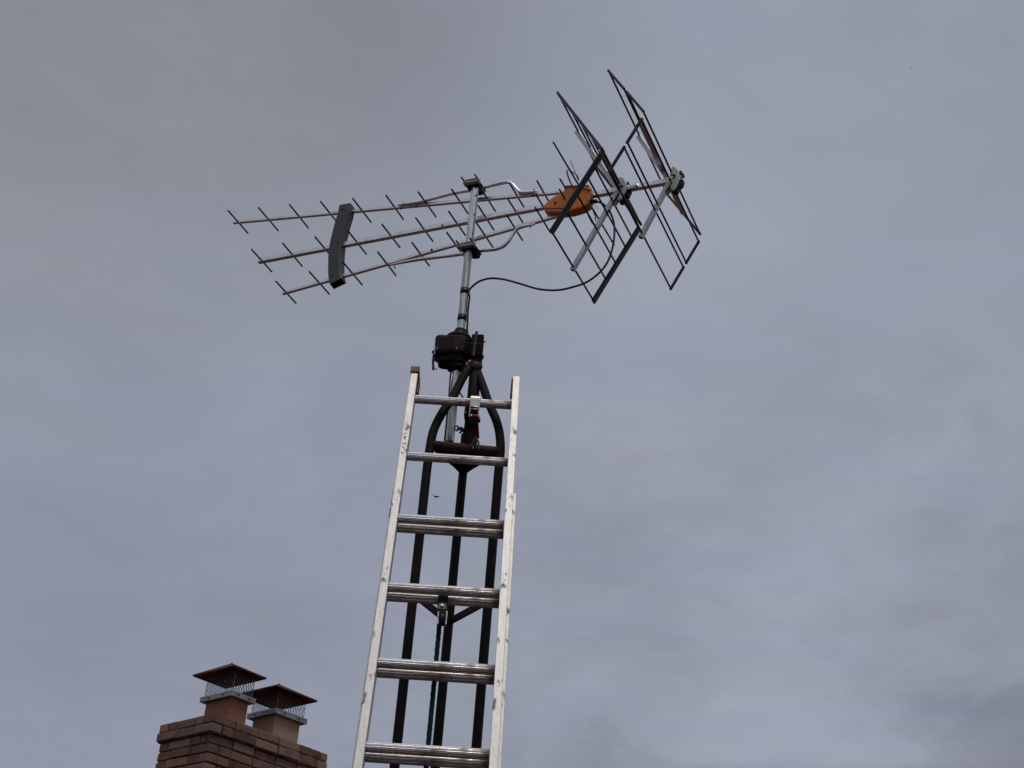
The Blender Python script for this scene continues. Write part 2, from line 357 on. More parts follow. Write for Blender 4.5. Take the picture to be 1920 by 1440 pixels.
# worn stamped marks on the left rail
b = MB(); d0 = dparam(762, 803, 0.034)
def stroke(dd, xx, ld, lx):
    b.box(LP(d0 + dd, -0.0130 + xx, 0.0348), (D, E, NL), (ld / 2, lx / 2, 0.0005))
glyphs = [[(0, 0, .002, .010), (.004, -.005, .008, .0018), (.007, .004, .004, .002), (.009, 0, .002, .009)],
          [(.028, -.003, .007, .002), (.025, .002, .002, .005)],
          [(.044, 0, .002, .010), (.050, -.004, .006, .002), (.050, 0, .0045, .0018), (.055, 0, .0018, .009)],
          [(.078, 0, .0018, .011), (.083, .005, .009, .0018), (.083, -.0055, .006, .0016)],
          [(.098, -.003, .004, .004), (.099, .003, .002, .002)],
          [(.125, -.005, .004, .003), (.124, .004, .006, .002), (.129, .0, .0016, .009)]]
for gset in glyphs:
    b = MB()
    for q in gset: stroke(*q)
    b.build('stamped_mark', 'mark', lad)
# pulley under the fourth rung, with bracket
def LPx(px, py, n): return onplane(px, py, LP(0, 0, n), NL)
pr = LPx(829, 1139, BR + 0.017)
b = MB(); b.box(pr - D * 0.02, (D, E, NL), (0.030, 0.016, 0.003)); b.box(pr - D * 0.0, (D, E, NL), (0.014, 0.014, 0.008))
pb = b.build('pulley', 'darkbolt', lad, bevel=0.002)
b = MB(); b.tube([pr + NL * 0.008, pr + NL * 0.013], 0.0055, 12); b.build('pulley_bolt', 'hub', pb)
pc = LPx(829, 1161, BR + 0.01)
b = MB()
for sx in (-1, 1): b.box(pc + E * 0.0135 * sx, (D, E, NL), (0.026, 0.0015, 0.009))
b.box(pc - D * 0.026, (D, E, NL), (0.0015, 0.0145, 0.009)); b.build('pulley_frame', 'capmetal', pb)
b = MB(); b.tube([pc - E * 0.010 + D * .001, pc + E * 0.010 + D * .001], 0.021, 20); b.build('pulley_wheel', 'black', pb)

# rope running down behind the rungs: two twisted strands
r0p = LPx(824, 1172, BR - 0.026); LR = 4.0
nseg = 420; rp = MB()
for ph in (0, 2 * pi / 3, 4 * pi / 3):
    pts = []
    for k in range(nseg + 1):
        s_ = k / nseg * min(LR, (r0p.z - 0.02) / sin(el)); t = s_ / 0.034 * 2 * pi + ph
        pts.append(r0p + D * s_ + E * (cos(t) * 0.0037 + 0.004 * sin(s_ * 2.1)) + NL * sin(t) * 0.0042)
    rp.tube(pts, 0.0052, 6)
tag(rp.build('rope', 'rope', origin=r0p), 'dark green rope hanging from the pulley down the middle of the ladder', 'rope')

# ---------------------------------------------------------------- rusty tower
TY = 4.728; FYT, RYT = 4.650, 4.893
tube_c = atY(885.5, 760, TY); lf = atY(801.3, 872, FYT); rf = atY(935, 882, FYT + 0.01); rr_ = atY(867, 898, RYT)
tw = empty('antenna_tower', (tube_c.x, tube_c.y, 0), 'dark rusty three legged steel tower topped by bent arched pipes', 'tower')
def vplane(P, Q):
    d = V((Q.x - P.x, Q.y - P.y, 0)); return d.cross(Z).normalized()
def leg(base, path_px, rad=0.0165):
    b = MB(); pts = [V((base.x, base.y, 0))]
    if path_px:
        n = vplane(base, tube_c)
        arch = []
        for x, y in path_px:
            arch.append(onplane(x, y, base, n))
        pts += [V((base.x, base.y, arch[0].z - 0.35)), V((base.x, base.y, arch[0].z - 0.06))] + smoothpath(arch, 4)
    return b, pts
b, pts = leg(lf, [(804.5, 850), (808, 828), (813, 807), (822.5, 786), (835, 765), (847.5, 748), (858.5, 726), (870, 704), (879, 691), (885, 683)])
b.tube(pts, [0.0165] * (len(pts) - 6) + [0.016, 0.0155, 0.015, 0.0145, 0.014, 0.013], 16); left_top = pts; b.build('leg', 'rust', tw)
b, pts2 = leg(rf, [(937, 862), (938.5, 837), (935.8, 808), (929.6, 786), (923.5, 772), (915, 752), (906, 726), (898, 705), (893, 692), (889, 683)])
b.tube(pts2, [0.0165] * (len(pts2) - 6) + [0.016, 0.0155, 0.015, 0.0145, 0.014, 0.013], 16); b.build('leg', 'rust', tw)
# rear leg mirrors the average arch profile of the front legs
def prof_of(pts_, base):
    o = []
    for p in pts_[3:]:
        o.append((p.z, (V((p.x, p.y, 0)) - V((tube_c.x, tube_c.y, 0))).length / (V((base.x, base.y, 0)) - V((tube_c.x, tube_c.y, 0))).length))
    return o
rp_ = [V((rr_.x, rr_.y, 0)), V((rr_.x, rr_.y, pts2[2].z))]
for zv, fr in prof_of(pts2, rf):
    rp_.append(V((tube_c.x + (rr_.x - tube_c.x) * fr, tube_c.y + (rr_.y - tube_c.y) * fr, zv)))
b = MB(); b.tube(rp_, 0.0165, 16); b.build('leg', 'rust', tw)
ztop = atY(889, 640, TY).z; zpl = onplane(865, 893, rr_, Y_).z
b = MB(); b.tube([V((tube_c.x, tube_c.y, zpl + 0.0)), V((tube_c.x, tube_c.y, ztop))], 0.0225, 20); b.build('centre_tube', 'rust', tw)
zs1 = atY(880, 812, TY - .02).z
b = MB(); b.tube([V((tube_c.x, tube_c.y, zpl - 0.01)), V((tube_c.x, tube_c.y, zs1))], 0.031, 20); b.build('sleeve', 'rustdark', tw, bevel=0.002)
# front cross tube + plate
cl, crr = atY(815, 833, FYT), atY(930, 846, FYT + 0.01)
cl = V((lf.x, lf.y, (cl.z + crr.z) / 2)); crr = V((rf.x, rf.y, cl.z))
b = MB(); b.tube([cl, crr], 0.0155, 16); b.build('cross_tube', 'rustred', tw)
b = MB(); zp = zpl + 0.001
def xy(p, z): return V((p.x, p.y, z))
b.prism([xy(lf, zp), xy(rf, zp), xy(rr_, zp)], V((0, 0, 0.006)))
b.build('top_plate', 'rustdark', tw)
b = MB()
for p, q in ((lf, rr_), (rf, rr_)):
    b.bar(xy(p, cl.z), xy(q, zp + .02), Z, 0.022, 0.006)
for x_ in (0.3, 0.66): b.tube([xy(lf.lerp(rf, x_), cl.z - 0.012), xy(lf.lerp(rf, x_) + Y_ * .02, zp)], 0.006, 8)
b.build('gusset', 'rustdark', tw)
# braces further down
zb = onplane(840, 1166, rr_, Y_).z
k = 0
while zb - k * 1.02 > 0.3:
    zz_ = zb - k * 1.02; b = MB()
    for p, q in ((lf, rr_), (rf, rr_), (lf, rf)):
        b.bar(xy(p, zz_), xy(q, zz_), Z, 0.026, 0.008)
    b.build('brace', 'rust', tw); k += 1
# weld collars
b = MB()
for P in (left_top, pts2):
    b.ball(P[-1] + V((0, -0.004, -0.004)), (0.02, 0.018, 0.016), 12)
b.ball(V((tube_c.x, tube_c.y - 0.012, left_top[-1].z - 0.01)), (0.027, 0.02, 0.02), 12)
b.build('weld', 'rustred', tw)
# eye bolt clamping the centre tube
e0 = atY(871, 808, TY - 0.02); e1 = atY(863, 803, TY - 0.035); e2 = atY(857, 804, TY - 0.04)
b = MB(); b.tube([e0, e1], 0.0075, 8); b.tube([e1, e2], 0.004, 8)
rp2 = [atY(856.5 + 4.2 * cos(t), 803 + 4.2 * sin(t), TY - 0.04) for t in [2 * pi * k / 14 for k in range(15)]]
b.tube(rp2, 0.0032, 8); b.tube([atY(862, 812, TY - .03), atY(869, 805, TY - .03)], 0.004, 8); b.build('eye_bolt', 'darkbolt', tw)
# thin stay between left arch and centre tube
b = MB(); b.tube([atY(860, 733, TY + .02), atY(872, 752, TY + .02)], 0.003, 8); b.build('stay', 'rustdark', tw)

# ratchet strap lashing the top rung to the tower
rc = LP(0, 0, 0); 
def S(px, py, dy=0): return atY(px, py, 4.597 + dy)
rs = empty('ratchet_strap', S(890, 838), 'red ratchet strap with pale steel handle lashing the top rung to the tower', 'strap')
up = Z
b = MB(); p_ = [S(890.2, 762.5), S(890.7, 757), S(891.5, 745.5), S(893, 743.5, .006), S(893.5, 742, .016)]
side = E
b.sweep(smoothpath(p_, 3), E, 0.036, 0.0022); b.build('handle', 'ratchet', rs, bevel=0.0008)
b = MB()
for q in (-1, 1): b.bar(S(890.8 + q * 8.5, 757), S(888 + q * 8.7, 783), Y_, 0.016, 0.002)
b.tube([S(881, 762), S(900, 764)], 0.003, 8); b.tube([S(881, 766.5), S(900, 768)], 0.0022, 8); b.build('ratchet_frame', 'ratchet', rs)
b = MB(); b.tube([S(881.5, 779.5), S(886, 780)], 0.0055, 12); b.tube([S(900, 781.5), S(895.5, 781)], 0.0045, 12); b.build('spool_end', 'brass', rs)
b = MB(); b.tube([S(885.5, 780), S(898, 781.5)], 0.0075, 12); b.build('webbing_roll', 'strapbright', rs)
b = MB(); b.tube([S(880, 787, .01), S(900.5, 789, .01)], 0.0085, 12); b.box(S(890, 790, .014), (E, Z, Y_), (0.013, 0.010, 0.006)); b.build('ratchet_wheel', 'black', rs)
b = MB(); b.sweep([S(889.5, 785, 0.018), S(891, 800, .03), S(892, 815, .035), S(892, 822, .04)], E, 0.026, 0.003)
lo = [atY(891, 757, TY)] ; b.build('webbing', 'strap', rs)
b = MB()
for q in (-1, 1):
    b.tube(smoothpath([S(891, 820, .03), S(892 + q * 5, 828, .03), S(891 + q * 6, 835, .03), S(893 + q * 4.5, 843, .025)], 4), 0.0035, 8)
b.tube([S(886, 834, .03), S(899, 837, .03)], 0.003, 8)
b.build('hook', 'darkbolt', rs)
b = MB(); pts = []
for k in range(15):
    t = 2 * pi * k / 14; pts.append(V((tube_c.x, TY - 0.035, S(890, 752).z)) + V((cos(t) * 0.0255, sin(t) * 0.064 , 0)))
b.sweep([p + V((0, 0, .002 * math.sin(i))) for i, p in enumerate(pts)], Z, 0.025, 0.002)
b.build('webbing', 'strap', rs)

# ---------------------------------------------------------------- mast, rotator, cable
PY = TY + 0.045
pm = atY(866.0, 598, PY)
ztopm = atY(888.5, 341, PY).z; zbot = atY(843, 832, PY).z
mast = empty('antenna_mast', (pm.x, pm.y, zbot), 'shiny galvanised pole rising from the rotator and carrying the antenna', 'mast')
def fluted(z0, z1, r, n=48):
    b = MB(); vs = []
    K = 30
    for i in range(K + 1):
        z = z0 + (z1 - z0) * i / K
        for j in range(n):
            t = 2 * pi * j / n; rr = r * (1 + 0.035 * cos(12 * t + 2 * sin(z * 3)))
            vs.append((pm.x + rr * cos(t), pm.y + rr * sin(t), z))
    fs = [(i * n + j, i * n + (j + 1) % n, (i + 1) * n + (j + 1) % n, (i + 1) * n + j) for i in range(K) for j in range(n)]
    b.add(vs, fs, True); b.add(vs[-n:], [tuple(range(n))]); b.add(vs[:n], [tuple(range(n))]); return b
zr = atY(862, 640, PY).z
fluted(zr, ztopm, 0.0158).build('upper_pole', 'chrome', mast)
fluted(zbot, zr - 0.02, 0.0165).build('lower_pole', 'chrome', mast)
for py_ in (547, 597):
    z = atY(868, py_, PY).z; b = MB(); b.tube([(pm.x, pm.y, z - 0.013), (pm.x, pm.y, z + 0.013)], 0.0178, 24); b.build('tape_band', 'tape', mast)
# rotator
ro_c = V((pm.x, pm.y, 0)); z_t = atY(852, 640, PY - .045).z + 0.018; z_b = atY(852, 660, PY - .045).z - 0.0
rot = empty('antenna_rotator', (pm.x, pm.y, z_b - .03), 'dark brown weathered antenna rotator box clamped to the tower top', 'rotator')
zT = atY(845, 628, PY - .04).z; zB = atY(845, 661, PY - .04).z
xl = atY(815, 645, PY - .04).x - pm.x
plan = []
for x_, y_ in ((xl, -0.034), (xl + .008, -0.042), (-0.050, -0.044), (-.040, -.050), (-0.020, -0.054), (0.004, -0.056), (0.022, -0.050), (0.036, -0.036), (0.042, -0.016), (0.042, 0.018), (0.030, 0.040), (0.0, 0.05), (-0.05, 0.046), (xl + .008, 0.044), (xl, 0.036)):
    plan.append((x_, y_))
def ringz(scx, scy, z, pl=plan, cx=-0.0, cyo=0): return [V((pm.x + cx + (a) * scx, pm.y + cyo + b_ * scy, z)) for a, b_ in pl]
def loft(b, rings, smooth=False):
    n = len(rings[0]); vs = [v for r_ in rings for v in r_]
    fs = [(i * n + j, i * n + (j + 1) % n, (i + 1) * n + (j + 1) % n, (i + 1) * n + j) for i in range(len(rings) - 1) for j in range(n)]
    fs += [tuple(range(n - 1, -1, -1)), tuple((len(rings) - 1) * n + j for j in range(n))]
    b.add(vs, fs, smooth)
b = MB(); loft(b, [ringz(.93, .9, zB - 0.004), ringz(1, 1, zB + 0.004), ringz(1, 1, zT - 0.012), ringz(.96, .95, zT - .003), ringz(.88, .85, zT)])
b.build('housing', 'cast', rot, bevel=0.003)
b = MB()
for (x_, zz2) in ((-.062, 0), (-.045, 0), (-.022, 0)): b.box((pm.x + x_, pm.y - .0475 - (.006 if x_ > -.03 else -.0015), (zB + zT) / 2), (X, Y_, Z), (.0022, .0028, (zT - zB) / 2 - .012))
b.build('housing_ribs', 'cast', rot, bevel=.001)
b = MB(); b.prism([V((pm.x + (a) * 1.02, pm.y + b_ * 1.02, zB + .006)) for a, b_ in plan], V((0, 0, .004))); b.build('seam', 'rustdark', rot, bevel=.001)
for (x_, y_) in ((xl + .012, -.045), (-.006, -.0575), (.034, -.040)):
    b = MB(); b.tube([(pm.x + x_, pm.y + y_, zB - .008), (pm.x + x_, pm.y + y_, zB + .016)], .005, 8); b.build('housing_bolt', 'darkbolt', rot)
bigr = []
for k in range(28):
    t = 2 * pi * k / 28; bigr.append((cos(t), sin(t)))
b = MB(); loft(b, [ringz(.054, .054, zT - .002, bigr, -.006), ringz(.050, .050, zT + .014, bigr, -.004), ringz(.036, .036, zT + .026, bigr, -.002), ringz(.027, .027, zT + .032, bigr)], True); b.build('shoulder', 'cast', rot)
b = MB(); b.tube([(pm.x, pm.y, zT + .030), (pm.x, pm.y, zT + .040)], 0.027, 28); b.tube([(pm.x, pm.y, zT + .041), (pm.x, pm.y, zT + .049)], 0.0235, 28); b.build('collar', 'black', rot, bevel=.002)
b = MB(); loft(b, [ringz(.85, .8, zB - .003), ringz(.8, .78, zB - .030), ringz(.7, .7, zB - .036)]); b.build('lower_housing', 'rustdark', rot, bevel=.003)
b = MB(); b.tube([(pm.x, pm.y, zB - .05), (pm.x, pm.y, zB - .034)], 0.038, 24); b.tube([(pm.x, pm.y, zB - .058), (pm.x, pm.y, zB - .05)], 0.026, 24); b.build('lower_collar', 'rustdark', rot, bevel=.002)
b = MB(); b.tube([atY(800 + 53, 683, PY + .02), atY(800 + 45, 692, PY + .02)], 0.017, 16); b.build('terminal_cup', 'rustdark', rot)
# hanging terminal flap at the left
b = MB()
b.bar(atY(815.5, 651, PY - .03), atY(814.5, 668, PY - .03), Y_, .03, .004); b.build('latch', 'capmetal', rot)
b = MB(); b.sweep([atY(813.8, 664, PY - .028), atY(812, 678, PY - .028), atY(812.5, 692, PY - .028)], Y_, .022, .009); b.tube([atY(810, 659.5, PY - .03), atY(814, 660.5, PY - .03)], .006, 10); b.build('flap', 'black', rot, bevel=.002)
b = MB()
for dx, dy in ((2, 5), (4, 5), (0, 4), (5, 3)): b.tube([atY(816, 689, PY - .03), atY(816 + dx * .5, 691 + dy * .3, PY - .03), atY(816 + dx, 690 + dy, PY - .03)], .0006, 5)
b.build('frayed_wire', 'cable', rot)
b = MB(); b.tube([atY(866, 685, PY - .02), atY(869, 691, PY - .02)], .007, 10); b.build('cable_gland', 'black', rot)
# mast clamp that grips the tower tube
c1 = V((tube_c.x, tube_c.y, 0)); zc1 = atY(893, 640, TY).z + .014; zc0 = atY(893, 665, TY).z - .020
b = MB()
b.prism([V((c1.x + .017, c1.y - .034, zc0)), V((c1.x + .0215, c1.y - .028, zc0)), V((c1.x + .0215, c1.y + .03, zc0)), V((c1.x - .02, c1.y + .034, zc0)), V((c1.x - .026, c1.y - .03, zc0))], V((0, 0, zc1 - zc0)))
b.build('clamp', 'rustdark', rot, bevel=.003)
b = MB(); b.prism([V((pm.x + .02, pm.y - .034, zc0 + .016)), V((c1.x - .012, c1.y - .030, zc0 + .016)), V((c1.x - .012, c1.y + .02, zc0 + .016)), V((pm.x + .02, pm.y + .03, zc0 + .016))], V((0, 0, zc1 - zc0 - .024))); b.build('clamp_arm', 'rustdark', rot, bevel=.002)
b = MB(); b.bar(V((c1.x - .012, c1.y - .038, zc0 - .012)), V((c1.x - .008, c1.y - .038, zc1 + .008)), X, .012, .008); b.build('clamp_bar', 'darkbolt', rot, bevel=.003)
b = MB(); zq = (zc0 + zc1) / 2 - .004
b.tube([V((c1.x - .055, c1.y - .036, zq + .004)), V((c1.x + .02, c1.y - .042, zq))], .0022, 8)
b.tube([atY(903, 641, TY - .01), atY(911, 640.6, TY - .01)], .0026, 8); b.tube([atY(902, 667, TY - .01), atY(907, 669.5, TY - .01)], .006, 8); b.tube([atY(903, 672, TY - .01), atY(906.5, 672.5, TY - .01)], .004, 8)
b.build('clamp_bolt', 'darkbolt', rot)

# ---------------------------------------------------------------- UHF/VHF antenna
AZ = radians(66.096); RV = V((cos(AZ), sin(AZ), 0)); BV = V((-sin(AZ), cos(AZ), 0))     # RV: along the rods, away; BV: towards the nose
PA = pm + RV * 0.052
def A(px, py, off=0.0): return onplane(px, py, PA + RV * off, RV)
ant = empty('tv_antenna', V((pm.x, pm.y, ztopm - .2)), 'large rooftop television antenna with three fanned booms, orange box and rear reflectors', 'antenna')
def bu(p): d = p - PA; return d.dot(BV), d.z          # plane coordinates
def lerp(a, b_, t): return a + (b_ - a) * t
boomdef = [
  ((438, 417), (1056, 360), .0145, [(427, 395), (484, 390), (542, 384), (601, 378), (661, 373), (723, 367), (784, 362), (846, 356), (899, 348.5), (955, 344), (1006, 340), (1050, 333)]),
  ((485, 490), (1030, 386), .0200, [(472, 465), (530, 454), (591, 443), (652, 431), (716, 419.5), (779, 407.5), (841, 395), (896, 383), (953, 373.5), (1004.5, 363), (1049, 352)]),
  ((530, 550), (1048, 404), .0145, [(517, 527), (580, 511), (643, 493), (708, 473), (772, 455), (838, 435.5), (894.5, 419.5), (950, 403), (1003, 387)])]
booms = []
for (p0, p1, sz, els) in boomdef:
    a, c = A(*p0), A(*p1)
    b = MB(); b.bar(a, c, RV, sz, sz); bo = b.build('boom', 'boom', ant, bevel=0.0015); booms.append((a, c))
    t_ = (c - a).normalized(); H = 0.089
    for (nx, ny) in els:
        P = A(nx, ny, -H) + RV * H; s_ = (P - a).dot(t_); cpt = a + t_ * s_
        tl = RV * H + V((random.uniform(-1, 1), random.uniform(-1, 1), random.uniform(-1, 1))) * .0012; b = MB(); b.tube([cpt - tl, cpt + tl], 0.0037, 8); b.build('director_rod', 'rod', bo)
    # solid black plug painting the shade inside the hollow tip
    b = MB(); b.bar(a - t_ * .0004, a + t_ * .002, RV, sz * .72, sz * .72); b.build('boom_tip_shade', 'recess_shade', bo)
# rivets / holes on booms
for (x, y) in ((752, 391), (780, 388), (999, 367), (829, 422.5), (809, 468)):
    b = MB(); b.tube([A(x, y, -.0125), A(x, y, .002)], .0045, 10); b.build('rivet', 'darkbolt', ant)
# curved spreader bracket
cp = [(651, 388), (648, 404), (642.5, 422), (637.5, 442), (633, 462), (631, 481), (630.5, 500), (631, 519), (634, 533)]
path = smoothpath([A(x, y, -.004) for x, y in cp], 6)
b = MB(); k = len(path); vs = []
prof = [(-.029, -.020), (-.026, -.024), (.026, -.024), (.029, -.020), (.029, .022), (.025, .022), (.025, -.016), (-.025, -.016), (-.025, .022), (-.029, .022)]
for i, p in enumerate(path):
    t_ = (path[min(i + 1, k - 1)] - path[max(i - 1, 0)]).normalized(); u_ = t_.cross(RV).normalized()
    vs += [p + u_ * q0 + RV * q1 for q0, q1 in prof]
n = len(prof); fs = [(i * n + j, i * n + (j + 1) % n, (i + 1) * n + (j + 1) % n, (i + 1) * n + j) for i in range(k - 1) for j in range(n)]
fs += [tuple(range(n)), tuple((k - 1) * n + j for j in range(n))]; b.add(vs, fs)
br = b.build('spreader', 'bracket', ant, bevel=.002)
for e_, nn in ((path[0], path[0] - path[1]), (path[-1], path[-1] - path[-2])):
    b = MB(); t_ = nn.normalized(); b.box(e_ + t_ * (-.003), (t_, t_.cross(RV), RV), (.002, .0245, .017)); b.build('end_recess_shade', 'recess_shade', br)  # black plate paints the shade in the open channel end
for (x, y) in ((642, 392), (633, 454), (623, 517)):
    b = MB(); b.tube([A(x, y, -.030), A(x, y, -.02)], .0032, 8); b.build('screw', 'black', br)
# bent support tubes
for pl, lab in (([(746, 384.5), (760, 382.5), (790, 378), (849, 363), (880, 357.3), (907, 351.5), (930, 345.8), (944, 342.6), (953, 342), (961, 346), (969, 355), (976, 360.5), (985, 361.3), (996, 360), (1007.5, 358.5)], 'upper'),
                ([(730.5, 497.5), (745, 494), (782, 487), (830, 481), (868, 476), (899, 470.5), (918, 468.5), (932, 466.5), (944, 461.5), (954, 451.5), (962, 439), (969, 430), (977, 425.8), (990, 423), (1003, 420.6)], 'lower')):
    pts = smoothpath([A(x, y, -.014) for x, y in pl], 4); m_ = len(pts)
    b = MB(); b.tube(pts, [.004 + .0038 * min(1, i / 8, (m_ - 1 - i) / 8) for i in range(m_)], 14); b.build('support_tube', 'boom', ant)
for (x, y) in ((757, 380), (1001, 354), (740, 499), (994, 423)):
    b = MB(); b.tube([A(x, y, -.016), A(x + .5, y + 4, -.016)], .0028, 8); b.build('fixing_screw', 'darkbolt', ant)
# mast clamps
def clamp(cx, cy, dark):
    c = A(cx, cy, -.052 - .024); ce = ant
    b = MB(); b.box(c, (BV, Z, RV), (.036, .010, .006)); b.box(c + Z * .009 - RV * .0, (BV, Z, RV), (.030, .002, .010)); b.box(c - Z * .008, (BV, Z, RV), (.036, .0025, .013))
    o = b.build('clamp', 'hub', ant, bevel=.002)
    b = MB(); b.box(c + RV * .022 - Z * .003, (BV, Z, RV), (.028, .013, .016)); b.box(c + RV * .055 - Z * .010, (BV, Z, RV), (.024, .012, .010)); b.build('clamp_jaw', 'rustdark', o, bevel=.002)
    b = MB()
    for s_ in (-1, 1):
        b = MB(); b.tube([c + BV * .030 * s_ - RV * .042, c + BV * .030 * s_ + RV * .075], .0036, 8); b.build('clamp_stud', 'darkbolt', o)
        b = MB(); b.tube([c + BV * .030 * s_ - RV * .0135, c + BV * .030 * s_ - RV * .006], .0065, 6, smooth=False); b.build('clamp_nut', 'bolt', o)
    b = MB(); b.box(A(cx + 16, cy + 15, -.02), (BV, Z, RV), (.014, .016, .018)); b.build('clamp_block', 'rustdark' if dark else 'hub', o, bevel=.003)
clamp(885, 341, False); clamp(876, 460, True)
# orange box
poly = [(1018, 386), (1020.5, 396), (1028, 397.5), (1050, 397.5), (1072, 394.5), (1090, 389), (1104, 381), (1108.5, 362), (1107, 349), (1101, 346), (1084, 347), (1062, 348), (1058, 350), (1057, 357), (1052, 361), (1041, 366), (1029, 374)]
pb_ = [A(x, y, -.028) for x, y in poly]
b = MB(); b.prism(pb_, RV * .046); ob = b.build('signal_box', 'orange', ant, bevel=.006)
b = MB(); b.bar(A(1021, 390, -.0295), A(1062, 390, -.0295), Z, .0035, .002); b.build('seam', 'redcap', ob)
b = MB(); b.tube([A(1041.5, 380.5, -.030), A(1041.5, 380.5, -.02)], .0055, 14); b.build('screw_hole_shade', 'recess_shade', ob)  # black disc stands for the shade down the hole
b = MB(); b.bar(A(1060, 349, -.030), A(1104, 348, -.030), RV, .006, .006); b.bar(A(1092, 350, -.031), A(1107, 356, -.031), RV, .006, .010); b.bar(A(1098, 357, -.030), A(1104, 376, -.030), RV, .004, .004); b.build('lid_rim', 'orange', ob, bevel=.002)
b = MB(); b.tube([A(1099, 379, -.012), A(1109, 378, -.012)], .0135, 14); b.tube([A(1109, 378, -.012), A(1119, 377.5, -.012)], .0085, 14); pl_ = b.build('plug', 'black', ob)
b = MB(); b.tube([A(1112, 374, -.02), A(1117, 374, -.02)], .004, 8); b.build('plug_ring', 'bolt', pl_)
# long dipole rod and white wire loops
cD = (A(1037, 266, -.25) + A(1152, 460, .25)) / 2
H_ = 0.235; nearP, farP = A(1037, 266, -H_), A(1152, 460, H_)
b = MB(); b.tube([nearP, farP], .0036, 10); b.build('dipole_rod', 'rod', ant)
BP = A(1080, 365); 
def Bp(px, py): return onplane(px, py, BP, BV)
def Bq(px, py, s_): return onplane(px, py, BP + BV * s_, BV)
b = MB()
b.tube(smoothpath([Bp(1069.5, 300), Bp(1075, 314), Bp(1080, 328), Bp(1084, 338)], 4), .0016, 6)
b.tube(smoothpath([Bp(1078, 358), Bp(1073, 349), Bp(1067, 336), Bp(1063.5, 325), Bp(1063, 319), Bp(1066, 317.5), Bp(1072, 322), Bp(1079, 326.5), Bp(1083, 331), Bp(1085, 338)], 4), .0034, 8)
b.build('dipole_loop', 'arm', ant)
b = MB()
b.tube(smoothpath([Bp(1101, 390), Bp(1102.5, 402), Bp(1107, 412), Bp(1112, 420), Bp(1116, 421), Bp(1117.5, 414), Bp(1115, 402), Bp(1110, 390), Bp(1106, 382)], 4), .0030, 8)
b.tube([Bp(1112, 381), Bp(1122, 393)], .0012, 6); b.build('dipole_loop', 'arm', ant)
b = MB(); b.tube([A(1064, 400, .05), A(1077, 421, .10)], .0048, 8); b.tube([A(1082, 370, .02), A(1100, 399, .085)], .0048, 8); b.build('dipole_stub', 'boom', ant)
# rear boom
a, c = A(1104, 367), A(1254, 340.5)
b = MB(); b.bar(a, c, RV, .0215, .0215); b.build('rear_boom', 'boom', ant, bevel=.0015)
# reflector panels
FR = [0, .14, .28, .5, .72, 1.0]
def panel(In, On, If, Of, H, fr, rodr, bw, bh, arm_end, hubp, loops=False):
    # plane coordinates from near and far corners, averaged
    i3 = (A(*In, -H) + RV * H + (A(*If, H) - RV * H)) / 2; o3 = (A(*On, -H) + RV * H + (A(*Of, H) - RV * H)) / 2
    return i3, o3
def make_panel(i3, o3, H, fr, rodr, bw, bh, arm_end, hub, pairs=None):
    t_ = (o3 - i3).normalized(); nrm = t_.cross(RV)
    pn = MB(); an = hub; ae = arm_end
    pn.bar(an, ae, RV, .0185, .0185); po = pn.build('reflector_panel', 'arm', ant, bevel=.0015)
    b = MB(); tt = (ae - an).normalized(); b.bar(ae - tt * .001, ae + tt * .0006, RV, .013, .013); b.build('arm_end', 'recess_shade', po)  # black plug paints the dark inside of the arm tube
    for f_ in fr:
        p = lerp(i3, o3, f_); b = MB(); b.tube([p - RV * H, p + RV * H], rodr, 8); b.build('reflector_rod', 'rod', po)
    for (f0, f1) in (pairs or [(0, 1)]):
        for s_ in (-1, 1):
            p, q = lerp(i3, o3, f0) + RV * H * s_, lerp(i3, o3, f1) + RV * H * s_
            b = MB(); b.bar(p - t_ * .006, q + t_ * .006, RV, bw, bh)
            b.build('end_bar', 'greyplastic', po, bevel=.003)
h1 = A(1160, 357); h2 = A(1256, 341)
i3, o3 = panel((1125, 288), (1035, 437), (1199, 432), (1113, 562), .245, None, 0, 0, 0, None, None)
make_panel(i3, o3, .245, FR, .0040, .030, .010, A(1073, 507), h1)
i3, o3 = panel((1126, 278), (1047, 180), (1203, 420), (1121, 313), .245, None, 0, 0, 0, None, None)
make_panel(i3, o3, .245, FR, .0040, .030, .010, A(1081, 247), h1)
def two(In, On, If, Of, h_): return (A(*In, -h_) + RV * h_ + A(*If, h_) - RV * h_) / 2, (A(*On, -h_) + RV * h_ + A(*Of, h_) - RV * h_) / 2
a1, b1 = two((1202, 222), (1175, 264), (1311, 455), (1287, 495), .40); a2, b2 = two((1167, 274), (1143, 319), (1282, 503), (1258, 542), .40)
Ld = (b2 - a1).length; f1 = (b1 - a1).length / Ld; f2 = (a2 - a1).length / Ld
make_panel(a1, b2, .40, [0, f1, f2, 1], .0040, .012, .010, A(1201, 446), h2, [(0, f1), (f2, 1)])
a1, b1 = two((1206, 207), (1179, 173), (1312, 439), (1284, 401), .40); a2, b2 = two((1172, 167), (1143, 135), (1278, 395), (1250, 363), .40)
Ld = (b2 - a1).length; f1 = (b1 - a1).length / Ld; f2 = (a2 - a1).length / Ld
make_panel(a1, b2, .40, [0, f1, f2, 1], .0040, .012, .010, A(1197, 256), h2, [(0, f1), (f2, 1)])
# thick cross tubes through the hubs
for (x0, y0, x1, y1, H) in ((1121, 279, 1200, 414, .235), (1203, 229, 1280, 400, .30)):
    p = (A(x0, y0, -H) + A(x1, y1, H)) / 2
    b = MB(); b.bar(p - RV * H, p + RV * H, Z, .012, .022); b.build('cross_tube', 'boom', ant, bevel=.002)
